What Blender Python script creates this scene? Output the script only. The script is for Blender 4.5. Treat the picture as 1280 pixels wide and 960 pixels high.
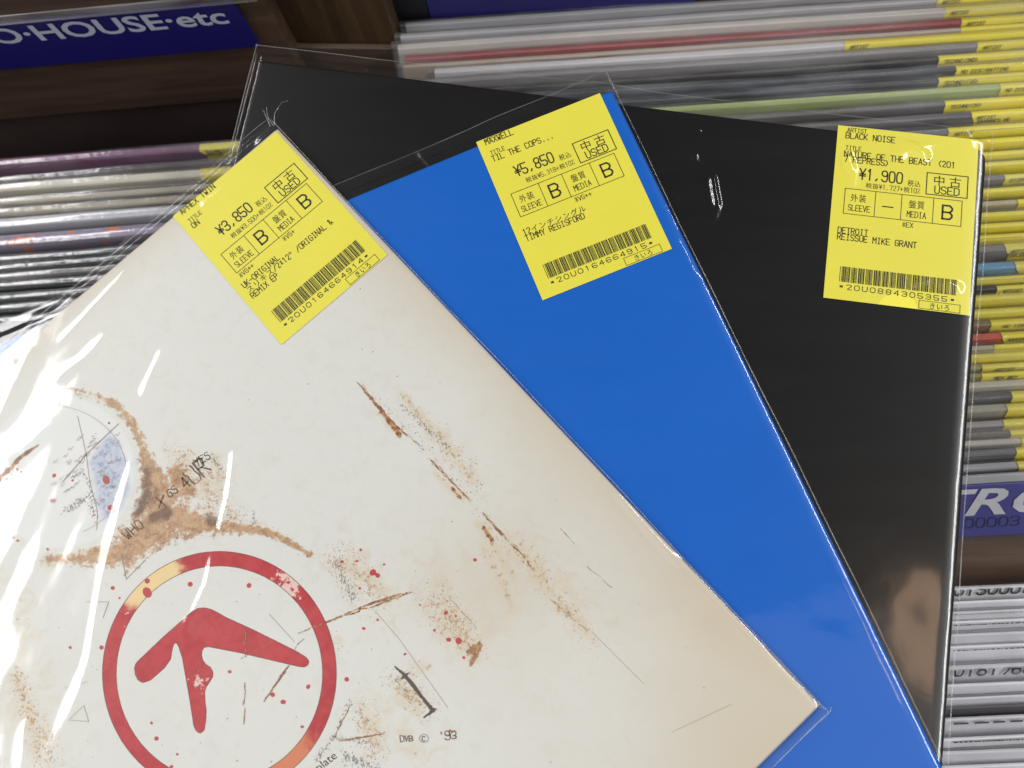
import bpy, math, random
import numpy as np
from mathutils import Vector, Matrix
random.seed(7); rng = np.random.default_rng(7)
SC = bpy.context.scene
COL = SC.collection
for _o in list(bpy.data.objects): bpy.data.objects.remove(_o)

# ------------------------------------------------------------------ camera
FPX = 1036.7                                   # focal length in pixels of the 1280 px wide photograph
R = np.array([[0.99777582, 0.01297603, 0.06538378],
              [0.0, 0.98087018, -0.19466304],
              [-0.06665896, 0.19423007, 0.97868854]])
CP = np.array([0.02182233, -0.06497024, 0.32664461])
cam_d = bpy.data.cameras.new('camera'); cam = bpy.data.objects.new('camera', cam_d); COL.objects.link(cam)
M4 = Matrix([[*R[0], CP[0]], [*R[1], CP[1]], [*R[2], CP[2]], [0, 0, 0, 1]])
cam.matrix_world = M4
cam_d.sensor_width = 36; cam_d.lens = FPX * 36 / 1280; cam_d.clip_start = .01; cam_d.clip_end = 60
cam_d.dof.use_dof = True; cam_d.dof.focus_distance = .335; cam_d.dof.aperture_fstop = 9
SC.camera = cam

# ------------------------------------------------------------------ light
def at(px, py, z):
    q = R @ np.array([(px - 640) / FPX, -(py - 480) / FPX, -1.0])
    return CP + q * ((z - CP[2]) / q[2])
W = bpy.data.worlds.new('World'); SC.world = W; W.use_nodes = True
W.node_tree.nodes['Background'].inputs[0].default_value = (.98, .99, 1.0, 1)
W.node_tree.nodes['Background'].inputs[1].default_value = .11
def lamp(name, loc, sx, sy, power, col=(1, 1, 1), aim=(0, 0, 0)):
    d = bpy.data.lights.new(name, 'AREA'); d.shape = 'RECTANGLE'; d.size = sx; d.size_y = sy
    d.energy = power; d.color = col
    o = bpy.data.objects.new(name, d); COL.objects.link(o); o.location = loc
    dv = (Vector(aim) - Vector(loc)).normalized()
    z = -dv; y = Vector((0, 1, 0)); x = y.cross(z).normalized(); y = z.cross(x)
    o.matrix_world = Matrix([[x.x, y.x, z.x, loc[0]], [x.y, y.y, z.y, loc[1]], [x.z, y.z, z.z, loc[2]], [0, 0, 0, 1]])
    return o
TUBES = [(1.75, .25, 1.6), (-1.42, .2, 1.6)]
lamp('fluorescent_fixture_right', TUBES[0], .22, 2.8, 41, (1, .995, .985), (0, .25, 0))
lamp('fluorescent_fixture_left', TUBES[1], .22, 2.8, 36, (1, .995, .985), (0, .2, 0))
lamp('ceiling_panel', (.2, -1.32, 2.0), 2.4, 2.2, 9, (1, .995, .985), (.2, -1.32, 0))
_p = at(1165, 800, 0); _r = (_p - CP) * np.array([1, 1, -1]); _q = _p + _r * (1.5 / _r[2])
lamp('added_warm_glow_light', tuple(_q), .09, .24, .42, (1, .62, .36), tuple(_p))  # added light, placed so the black sleeve's bag mirrors a warm brown glow

SC.view_settings.view_transform = 'Standard'; SC.view_settings.look = 'None'
SC.view_settings.exposure = 0.0; SC.view_settings.gamma = 1
SC.render.engine = 'CYCLES'
SC.cycles.transparent_max_bounces = 48; SC.cycles.max_bounces = 8
SC.cycles.caustics_reflective = False; SC.cycles.caustics_refractive = False

# ------------------------------------------------------------------ helpers
def to_px(P):
    q = (np.asarray(P) - CP) @ R
    return np.stack([640 + FPX * q[..., 0] / -q[..., 2], 480 - FPX * q[..., 1] / -q[..., 2]], -1)
def lin(r, g, b):
    f = lambda c: (c / 255 / 12.92) if c / 255 <= .04045 else ((c / 255 + .055) / 1.055) ** 2.4
    return (f(r), f(g), f(b), 1)
def link(name, me, mat=None, parent=None, smooth=False):
    if mat is not None and not me.materials: me.materials.append(mat)
    if smooth:
        me.polygons.foreach_set('use_smooth', [True] * len(me.polygons))
    o = bpy.data.objects.new(name, me); COL.objects.link(o)
    if parent is not None:
        o.parent = parent; o.matrix_parent_inverse = parent.matrix_world.inverted()
    return o
def mesh(name, V, F, mat=None, parent=None, smooth=False):
    me = bpy.data.meshes.new(name); me.from_pydata([tuple(map(float, v)) for v in V], [], F); me.update()
    return link(name, me, mat, parent, smooth)
def gridmesh(name, P, mat=None, parent=None):
    """P: (n, m, 3) array -> smooth grid"""
    n, m = P.shape[:2]
    me = bpy.data.meshes.new(name)
    me.vertices.add(n * m); me.vertices.foreach_set('co', P.reshape(-1).astype(np.float32))
    i = np.arange(n - 1)[:, None] * m + np.arange(m - 1)[None, :]
    F = np.stack([i, i + 1, i + m + 1, i + m], -1).reshape(-1, 4)
    a, b, c = P[0, 0], P[0, 1], P[1, 0]
    nz = np.cross(P[n // 2, m // 2 + 1] - P[n // 2, m // 2], P[n // 2 + 1, m // 2] - P[n // 2, m // 2])
    if nz[2] < 0: F = F[:, ::-1]
    me.loops.add(F.size); me.loops.foreach_set('vertex_index', F.reshape(-1).astype(np.int32))
    me.polygons.add(len(F)); me.polygons.foreach_set('loop_start', (np.arange(len(F)) * 4).astype(np.int32))
    me.polygons.foreach_set('loop_total', np.full(len(F), 4, np.int32))
    me.polygons.foreach_set('use_smooth', np.ones(len(F), bool))
    me.update(calc_edges=True); me.validate()
    return link(name, me, mat, parent)
def empty(name, loc, label, cat, group=None):
    o = bpy.data.objects.new(name, None); COL.objects.link(o); o.location = loc; o.empty_display_size = .02
    o.matrix_world = Matrix.Translation(Vector([float(c) for c in loc]))
    o['label'] = label; o['category'] = cat
    if group: o['group'] = group
    return o
def tag(o, label, cat, group=None):
    o['label'] = label; o['category'] = cat
    if group: o['group'] = group
    return o
def struct(o): o['kind'] = 'structure'; return o

# node helpers
class NT:
    def __init__(s, name):
        s.m = bpy.data.materials.new(name); s.m.use_nodes = True; s.t = s.m.node_tree; s.n = s.t.nodes
        for x in list(s.n): s.n.remove(x)
        s.out = s.n.new('ShaderNodeOutputMaterial')
    def put(s, sock, v):
        if isinstance(v, bpy.types.NodeSocket): s.t.links.new(v, sock)
        elif v is not None: sock.default_value = v
    def math(s, op, a, b=None, c=None, clamp=False):
        n = s.n.new('ShaderNodeMath'); n.operation = op; n.use_clamp = clamp
        s.put(n.inputs[0], a); s.put(n.inputs[1], b)
        if c is not None: s.put(n.inputs[2], c)
        return n.outputs[0]
    def mix(s, f, a, b):
        n = s.n.new('ShaderNodeMix'); n.data_type = 'RGBA'
        s.put(n.inputs[0], f); s.put(n.inputs[6], a); s.put(n.inputs[7], b); return n.outputs[2]
    def noise(s, scale, detail=3, rough=.6, vec=None, dist=0):
        n = s.n.new('ShaderNodeTexNoise'); n.inputs['Scale'].default_value = scale
        n.inputs['Detail'].default_value = detail; n.inputs['Roughness'].default_value = rough
        n.inputs['Distortion'].default_value = dist
        s.put(n.inputs['Vector'], vec if vec is not None else s.obj()); return n.outputs[0]
    def obj(s, sc=None):
        if not hasattr(s, '_o'): s._o = s.n.new('ShaderNodeTexCoord').outputs['Object']
        if sc is None: return s._o
        m = s.n.new('ShaderNodeMapping'); s.put(m.inputs[0], s._o); m.inputs['Scale'].default_value = sc; return m.outputs[0]
    def attr(s, name):
        n = s.n.new('ShaderNodeAttribute'); n.attribute_name = name; return n.outputs['Fac']
    def ss(s, v, a, b):
        n = s.n.new('ShaderNodeMapRange'); n.interpolation_type = 'SMOOTHSTEP'
        s.put(n.inputs[0], v); s.put(n.inputs[1], a); s.put(n.inputs[2], b); return n.outputs[0]
    def bsdf(s, col, rough=.5, **k):
        p = s.n.new('ShaderNodeBsdfPrincipled'); s.put(p.inputs['Base Color'], col); s.put(p.inputs['Roughness'], rough)
        for kk, v in k.items(): s.put(p.inputs[kk.replace('_', ' ')], v)
        return p
    def bump(s, h, strength, dist):
        b = s.n.new('ShaderNodeBump'); b.inputs['Strength'].default_value = strength; b.inputs['Distance'].default_value = dist
        s.put(b.inputs['Height'], h); return b.outputs[0]
    def done(s, sh): s.t.links.new(sh, s.out.inputs[0]); return s.m

def paper(name, col, rough=.5, var=.06, scale=60, spec=.5, grain=.15):
    t = NT(name); n = t.noise(scale, 5, .6)
    dark = tuple(c * (1 - var * 2) for c in col[:3]) + (1,)
    c = t.mix(t.ss(n, .3, .7), dark, col)
    p = t.bsdf(c, rough, Specular_IOR_Level=spec)
    p.inputs['Normal'].default_value = (0, 0, 0)
    t.t.links.new(t.bump(t.noise(1800, 2), grain, .0001), p.inputs['Normal'])
    return t.done(p.outputs[0])
_pm = {}
def pmat(rgb, name='card_stock', **k):
    key = (rgb, name)
    if key not in _pm: _pm[key] = paper(name, lin(*rgb), **k)
    return _pm[key]

def film(name, rough, haze, refl=1.0, bump=.0, bscale=300):
    t = NT(name)
    lw = t.n.new('ShaderNodeLayerWeight'); lw.inputs[0].default_value = .5
    f = t.math('MULTIPLY_ADD', t.math('POWER', lw.outputs['Facing'], 4.0), .7, .05)
    f = t.math('MULTIPLY', f, refl, clamp=True)
    tr = t.n.new('ShaderNodeBsdfTransparent'); tr.inputs[0].default_value = (.985, .985, .985, 1)
    gl = t.n.new('ShaderNodeBsdfGlossy'); gl.inputs['Roughness'].default_value = rough
    df = t.n.new('ShaderNodeBsdfDiffuse'); df.inputs[0].default_value = (.8, .82, .85, 1)
    if bump:
        nb = t.bump(t.noise(bscale, 3, .6, dist=.6), bump, .0006)
        t.t.links.new(nb, gl.inputs['Normal'])
    m1 = t.n.new('ShaderNodeMixShader'); hz = t.math('MULTIPLY', t.ss(t.noise(90, 4, .6, t.obj((.18, 1, 1))), .25, .8), haze * 2)
    t.put(m1.inputs[0], hz); t.put(m1.inputs[1], tr.outputs[0]); t.put(m1.inputs[2], df.outputs[0])
    m2 = t.n.new('ShaderNodeMixShader'); t.put(m2.inputs[0], f); t.put(m2.inputs[1], m1.outputs[0]); t.put(m2.inputs[2], gl.outputs[0])
    return t.done(m2.outputs[0])
BAG = film('clear_polypropylene_film', .06, .002, 1.0, .04, 120)
BAGK = film('clear_soft_film', .13, .002, 1.15, .05, 120)
BAGW = film('clear_wrinkled_film', .085, .006, 1.0, .05, 120)
BAG2 = film('cloudy_plastic_film', .13, .085, 1.4, .3, 220)
SEAM = film('heat_sealed_film_edge', .2, .16, 2.0)
EDGE = film('film_fold_edge', .2, .05, 1.6)
INK = pmat((38, 34, 22), 'black_thermal_ink', rough=.6, var=.0)
YEL = pmat((238, 228, 76), 'yellow_label_paper', rough=.42, var=.015, scale=25, grain=.05)
YELB = pmat((240, 224, 60), 'yellow_label_paper_behind', rough=.45, var=.03, scale=40)

# ------------------------------------------------------------------ lettering
G = {'A': "00 26 40;12 32", 'B': "00 06 36 45 44 33 03;33 42 41 30 00", 'C': "~45 36 16 05 01 10 30 41", 'D': "00 06 26 45 41 20 00",
 'E': "46 06 00 40;03 33", 'F': "46 06 00;03 33", 'G': "~45 36 16 05 01 10 30 41 43 23", 'H': "06 00;46 40;03 43", 'I': "16 36;26 20;10 30",
 'J': "~46 41 30 10 01", 'K': "06 00;46 02;13 40", 'L': "06 00 40", 'M': "00 06 23 46 40", 'N': "00 06 40 46", 'O': "~16 05 01 10 30 41 45 36 16",
 'P': "00 06 36 45 44 33 03", 'Q': "~16 05 01 10 30 41 45 36 16;22 40", 'R': "00 06 36 45 44 33 03;23 40", 'S': "~45 36 16 05 04 13 33 42 41 30 10 01",
 'T': "06 46;26 20", 'U': "~06 01 10 30 41 46", 'V': "06 20 46", 'W': "06 10 23 30 46", 'X': "00 46;06 40", 'Y': "06 23 46;23 20", 'Z': "06 46 00 40",
 '0': "~16 05 01 10 30 41 45 36 16", '1': "15 26 20", '2': "~05 16 36 45 44 00 40", '3': "~05 16 36 45 44 33 13;~33 42 41 30 10 01", '4': "30 36 02 42",
 '5': "46 06 03 33 42 41 30 10 01", '6': "~45 36 16 05 01 10 30 41 42 33 13 02", '7': "06 46 20", '8': "~33 13 04 05 16 36 45 44 33;~13 02 01 10 30 41 42 33",
 '9': "~01 10 30 41 45 36 16 05 04 13 33 44", '¥': "06 23 46;23 20;03 43;02 42", ',': "21 10", '.': "20 21", '+': "03 43;21 25", '-': "03 43",
 '/': "00 46", '(': "~46 24 22 40", ')': "~06 24 22 00", '%': "00 46;05 16;30 41", '&': "40 05 16 25 02 10 42", '"': "16 14;36 34",
 '×': "11 35;15 31", "'": "26 24", '*': "22 24;13 33;12 34;14 32", '※': "01 45;05 41;20 21;25 26"}
def chaikin(p, n=2):
    for _ in range(n):
        q = [p[0]]
        for a, b in zip(p[:-1], p[1:]):
            q += [a * .75 + b * .25, a * .25 + b * .75]
        q.append(p[-1]); p = q
    return p
class Ink2D:
    """collects flat lettering in millimetres, later laid on a surface"""
    def __init__(s): s.V = []; s.F = []
    def ribbon(s, pts, w):
        pts = [np.array(p, float) for p in pts]; n = len(pts); closed = n > 3 and np.allclose(pts[0], pts[-1]); b = len(s.V)
        for i, p in enumerate(pts):
            a = pts[i - 1] if i else (pts[-2] if closed else None); c = pts[i + 1] if i < n - 1 else (pts[1] if closed else None)
            d1 = (p - a) if a is not None else (c - p); d2 = (c - p) if c is not None else d1
            d1 = d1 / (np.hypot(*d1) + 1e-9); d2 = d2 / (np.hypot(*d2) + 1e-9)
            t = d1 + d2; L = np.hypot(*t); t = t / L if L > .3 else d1
            m = np.array([-t[1], t[0]]); k = min(1.6, 1 / max(.3, abs(m @ np.array([-d1[1], d1[0]]))))
            e = np.zeros(2)
            if i == 0 and not closed: e = -d2 * w * .45
            if i == n - 1 and not closed: e = d1 * w * .45
            s.V += [p + m * w / 2 * k + e, p - m * w / 2 * k + e]
        for i in range(n - 1):
            s.F.append((b + 2 * i, b + 2 * i + 1, b + 2 * i + 3, b + 2 * i + 2))
    def rect(s, x0, y0, x1, y1):
        b = len(s.V); s.V += [np.array(p, float) for p in ((x0, y0), (x1, y0), (x1, y1), (x0, y1))]; s.F.append((b, b + 1, b + 2, b + 3))
    def frame(s, x0, y0, x1, y1, w):
        s.ribbon([(x0, y0), (x1, y0), (x1, y1), (x0, y1), (x0, y0)], w)
    def text(s, txt, x, y, pitch, cap, w=None, gw=.74):
        """x, y = start of the baseline, y grows DOWN the label"""
        w = (w or cap * .105) * 1.22
        for ch in txt:
            if ord(ch) > 0x3000:
                s.glyph(ch, x + pitch * .08, y, pitch * 1.85, cap * 1.08); x += 2 * pitch; continue
            g = G.get(ch)
            if g:
                for st in g.split(';'):
                    sm = st.startswith('~'); P = [np.array([int(c[0]) / 4, int(c[1]) / 6]) for c in st.strip('~').split()]
                    if sm: P = chaikin(P)
                    Q = [np.array([x + pitch * (.1 + gw * p[0]), y - cap * p[1]]) for p in P]; cut = [0]
                    for i in range(1, len(Q) - 1):
                        if (Q[i] - Q[i - 1]) @ (Q[i + 1] - Q[i]) < -.2 * np.linalg.norm(Q[i] - Q[i - 1]) * np.linalg.norm(Q[i + 1] - Q[i]): cut.append(i)
                    cut.append(len(Q) - 1)
                    for c0, c1 in zip(cut[:-1], cut[1:]): s.ribbon(Q[c0:c1 + 1], w)
            x += pitch
    def glyph(s, ch, x, y, wd, ht, off=0):
        V, F = font_mesh(ch, off); b = len(s.V)
        s.V += [np.array([x + v[0] / 1.0 * wd, y - (v[1] + .03) / .86 * ht]) for v in V]
        s.F += [tuple(b + i for i in f) for f in F]
    def raw(s, V, F):
        b = len(s.V); s.V += [np.array(v, float) for v in V]; s.F += [tuple(b + i for i in f) for f in F]
    def build(s, name, fn, mat, parent, up=None):
        P = fn(np.array(s.V))
        F = []
        for f in s.F:                       # keep all faces turned the same way
            a, b, c = (P[f[0]], P[f[1]], P[f[2]])
            nrm = np.cross(b - a, c - a)
            ref = up if up is not None else np.array([0, 0, 1.])
            F.append(f if nrm @ ref >= 0 else tuple(reversed(f)))
        return mesh(name, P, F, mat, parent)
_fm = {}
def font_mesh(txt, off=0, shear=0):
    k = (txt, off, shear)
    if k not in _fm:
        c = bpy.data.curves.new('lettering', 'FONT'); c.body = txt; c.size = 1; c.offset = off; c.shear = shear; c.resolution_u = 3
        o = bpy.data.objects.new('lettering', c); COL.objects.link(o)
        bpy.context.view_layer.update()
        e = o.evaluated_get(bpy.context.evaluated_depsgraph_get()); me = e.to_mesh()
        _fm[k] = ([(v.co.x, v.co.y) for v in me.vertices], [tuple(p.vertices) for p in me.polygons])
        e.to_mesh_clear(); bpy.data.objects.remove(o); bpy.data.curves.remove(c)
    return _fm[k]
C39 = {'0': '000110100', '1': '100100001', '2': '001100001', '3': '101100000', '4': '000110001', '5': '100110000', '6': '001110000',
       '7': '000100101', '8': '100100100', '9': '001100100', 'U': '110000001', '*': '010010100'}

# ------------------------------------------------------------------ distance fields in photo pixels
def dseg(P, pts, rad=None):
    """distance of points P (N,2) to a polyline; with rad: 1 - d/r maximised"""
    best = np.full(len(P), -1e9 if rad else 1e9); par = np.zeros(len(P))
    n = len(pts)
    for i in range(n - 1):
        a = np.array(pts[i], float); b = np.array(pts[i + 1], float); d = b - a
        t = np.clip(((P - a) @ d) / (d @ d + 1e-9), 0, 1); q = np.hypot(*(P - a - t[:, None] * d).T)
        if rad:
            r = rad[i] + (rad[i + 1] - rad[i]) * t; best = np.maximum(best, 1 - q / r)
        else:
            m = q < best; best[m] = q[m]; par[m] = (i + t[m]) / (n - 1)
    return best if rad else (best, par)
def inside(P, poly):
    c = np.zeros(len(P), bool); n = len(poly)
    for i in range(n):
        x1, y1 = poly[i]; x2, y2 = poly[(i + 1) % n]
        if y1 == y2: continue
        m = (P[:, 1] > min(y1, y2)) & (P[:, 1] <= max(y1, y2)); m &= P[:, 0] < (P[:, 1] - y1) * (x2 - x1) / (y2 - y1) + x1
        c ^= m
    return c
def vnoise(X, Y, f, seed):
    """smooth value noise, X and Y in metres"""
    r = np.random.default_rng(seed).random((64, 64)); x = X * f + 31.7; y = Y * f + 17.3
    i = np.floor(x).astype(int); j = np.floor(y).astype(int); a = x - i; b = y - j; a = a * a * (3 - 2 * a); b = b * b * (3 - 2 * b)
    g = lambda p, q: r[p % 64, q % 64]
    return (g(i, j) * (1 - a) + g(i + 1, j) * a) * (1 - b) + (g(i, j + 1) * (1 - a) + g(i + 1, j + 1) * a) * b

# ------------------------------------------------------------------ the shop display behind: wood, signs, floor
def wood_mat(name, c1, c2, sc=(6, 90, 90)):
    t = NT(name); v = t.obj(sc); n = t.noise(1.0, 6, .65, v, .6)
    n2 = t.noise(240, 2, .5)
    c = t.mix(t.ss(n, .3, .7), lin(*c1), lin(*c2))
    p = t.bsdf(c, t.math('MULTIPLY_ADD', n2, .25, .38))
    t.t.links.new(t.bump(n, .25, .0006), p.inputs['Normal'])
    return t.done(p.outputs[0])
WOOD = wood_mat('dark_stained_wood', (72, 56, 46), (100, 78, 64))
WOOD2 = wood_mat('brown_veneer', (84, 68, 58), (112, 92, 80))
WOODP = wood_mat('post_wood', (66, 50, 34), (104, 80, 56), (70, 70, 5))
DARK = pmat((74, 60, 58), 'dark_painted_board', rough=.6, var=.2, scale=14)
FLOORM = pmat((60, 56, 54), 'grey_carpet', rough=.9, var=.2, scale=400)
def box(name, A, B, C, D, depth, mat, parent=None):
    """front quad A B C D (anticlockwise seen from the front) extruded backwards by vector depth"""
    V = [np.array(p, float) for p in (A, B, C, D)]; V += [v + depth for v in V]
    F = [(0, 1, 2, 3), (7, 6, 5, 4), (0, 4, 5, 1), (1, 5, 6, 2), (2, 6, 7, 3), (3, 7, 4, 0)]
    o = mesh(name, V, F, mat, parent)
    b = o.modifiers.new('bevel', 'BEVEL'); b.width = .0006; b.segments = 2
    return o
floor = struct(mesh('floor', [(-2.5, -2.5, -.9), (2.5, -2.5, -.9), (2.5, 2.5, -.9), (-2.5, 2.5, -.9)], [(0, 1, 2, 3)], FLOORM))

class VPlane:
    """vertical plane through two photo pixels taken at height z"""
    def __init__(s, a, b, z):
        s.A = at(*a, z); s.B = at(*b, z); s.u = (s.B - s.A); s.u[2] = 0; s.u /= np.linalg.norm(s.u)
        s.n = np.cross(s.u, [0, 0, 1.]); s.n = s.n if s.n[1] < 0 else -s.n       # towards the viewer
    def hit(s, px, py, out=0.):
        q = R @ np.array([(px - 640) / FPX, -(py - 480) / FPX, -1.0]); A = s.A + s.n * out
        return CP + q * (((A - CP) @ s.n) / (q @ s.n))
    def pt(s, w, z, out=0.):
        p = s.A + s.u * w + s.n * out; p[2] = z; return p
# ---- upper left: wooden shelf front with a blue sign, dark recess below it
PL = VPlane((0, 150), (310, 123), -.092)
w_l = -.35; w_r = np.dot(PL.hit(345, 30) - PL.A, PL.u)
zb = PL.hit(0, 150)[2]
struct(box('shelf_front', PL.pt(w_l, zb), PL.pt(w_r, zb), PL.pt(w_r, .02), PL.pt(w_l, .02), -PL.n * .018, WOOD))
struct(box('recess_board', PL.pt(w_l, -.40, -.004), PL.pt(w_r + .03, -.40, -.004), PL.pt(w_r + .03, zb - .0005, -.004), PL.pt(w_l, zb - .0005, -.004), -PL.n * .012, DARK))
def sign(name, label, quad, normal, thick, blue, parent=None):
    e = empty(name, tuple(sum(quad) / 4), label, 'sign')
    box('sign_board', *quad, -normal * thick, blue, e); return e
BLUE = pmat((34, 30, 118), 'blue_printed_card', rough=.35, var=.03, scale=30)
BLUE2 = pmat((80, 80, 158), 'blue_violet_printed_card', rough=.35, var=.04, scale=30)
LET = pmat((205, 212, 232), 'pale_lettering', rough=.5, var=.01)
A_, B_, C_, D_ = PL.hit(-60, 99.5, .003), PL.hit(322, 53, .003), PL.hit(303, -1, .003), PL.hit(-60, 39, .003)
zt = (C_[2] + D_[2]) / 2; zl = (A_[2] + B_[2]) / 2
wr = np.dot(B_ - PL.A, PL.u)
q = [PL.pt(-.16, zl, .003), PL.pt(wr, zl, .003), PL.pt(wr, zt, .003), PL.pt(-.16, zt, .003)]
s1 = sign('genre_sign', 'blue genre sign with pale letters HOUSE etc on dark wooden shelf front', q, PL.n, .002, BLUE)
# words on the sign, set from two pixels of the base line
def sign_text(plane_pt, base_a, base_b, up_v, txt, wmm, hmm, off, parent, mat, normal, shear=0, spacing=1.):
    V, F = font_mesh(txt, off, shear); V = np.array(V)
    x0 = V[:, 0].min(); x1 = V[:, 0].max()
    base_a = np.array(base_a); base_b = np.array(base_b); u = (base_b - base_a)
    P = np.array([base_a + u * ((v[0] - x0) / (x1 - x0)) + up_v * (v[1]) * hmm for v in V]) + normal * .0004
    i = Ink2D(); i.V = list(P); i.F = F
    return i.build('printed_words', lambda a: a, mat, parent, normal)
a = PL.hit(-36, 62, .003); b = PL.hit(284, 22, .003); a[2] = b[2] = (a[2] + b[2]) / 2 - .0004
hcap = abs(PL.hit(56, 30.5, .003)[2] - PL.hit(72, 48.6, .003)[2])
sign_text(PL, a, b, np.array([0, 0, 1.]), 'TECHNO·HOUSE·etc' if False else 'NO·HOUSE·etc', 0, hcap / .70, .02, s1, LET, PL.n)
# clear strip above the sign
t_ = box('clear_channel', PL.pt(-.16, zt + .0005, .0045), PL.pt(wr + .012, zt + .0005, .0045), PL.pt(wr + .012, zt + .007, .0045), PL.pt(-.16, zt + .007, .0045), -PL.n * .0012, SEAM, s1)

# ---- upper right shelf front and its sign
PR = VPlane((540, 30), (730, 20), -.066)
zb2 = -.30
struct(box('shelf_front', PR.pt(-.05, zb2), PR.pt(.40, zb2), PR.pt(.40, .03), PR.pt(-.05, .03), -PR.n * .018, WOOD))
q = [PR.hit(x, y, .003) for x, y in ((538, 23), (745, 13), (745, -60), (520, -60))]
z0 = (q[0][2] + q[1][2]) / 2; wa = np.dot(q[0] - PR.A, PR.u); wb = np.dot(q[1] - PR.A, PR.u)
s2 = sign('genre_sign', 'plain blue end of a sign at the top edge, right of the wooden post',
          [PR.pt(wa, z0, .003), PR.pt(wb + .05, z0, .003), PR.pt(wb + .05, z0 + .03, .003), PR.pt(wa, z0 + .03, .003)], PR.n, .002, pmat((46, 42, 126), 'blue_printed_card_back'))
box('black_sign_border', PR.pt(wa - .021, z0 - .001, .0028), PR.pt(wa - .0002, z0 - .001, .0028), PR.pt(wa - .0002, z0 + .03, .0028), PR.pt(wa - .021, z0 + .03, .0028), -PR.n * .002, pmat((26, 27, 34), 'black_border_card'), s2)
# ---- wooden post between the two shelves
PP = VPlane((350, 50), (492, 52), -.060)
w0 = np.dot(PP.hit(343, 20) - PP.A, PP.u); w1 = np.dot(PP.hit(486, 20) - PP.A, PP.u)
struct(box('wooden_post', PP.pt(w0, -.35), PP.pt(w1, -.35), PP.pt(w1, .05), PP.pt(w0, .05), -PP.n * .03, WOODP))
zr = PP.hit(400, 60, .004)[2]
struct(box('cross_rail', PP.pt(w0 - .06, zr - .03, .004), PP.pt(w1 + .01, zr - .03, .004), PP.pt(w1 + .01, zr, .004), PP.pt(w0 - .06, zr, .004), -PP.n * .003, WOOD2))

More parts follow.
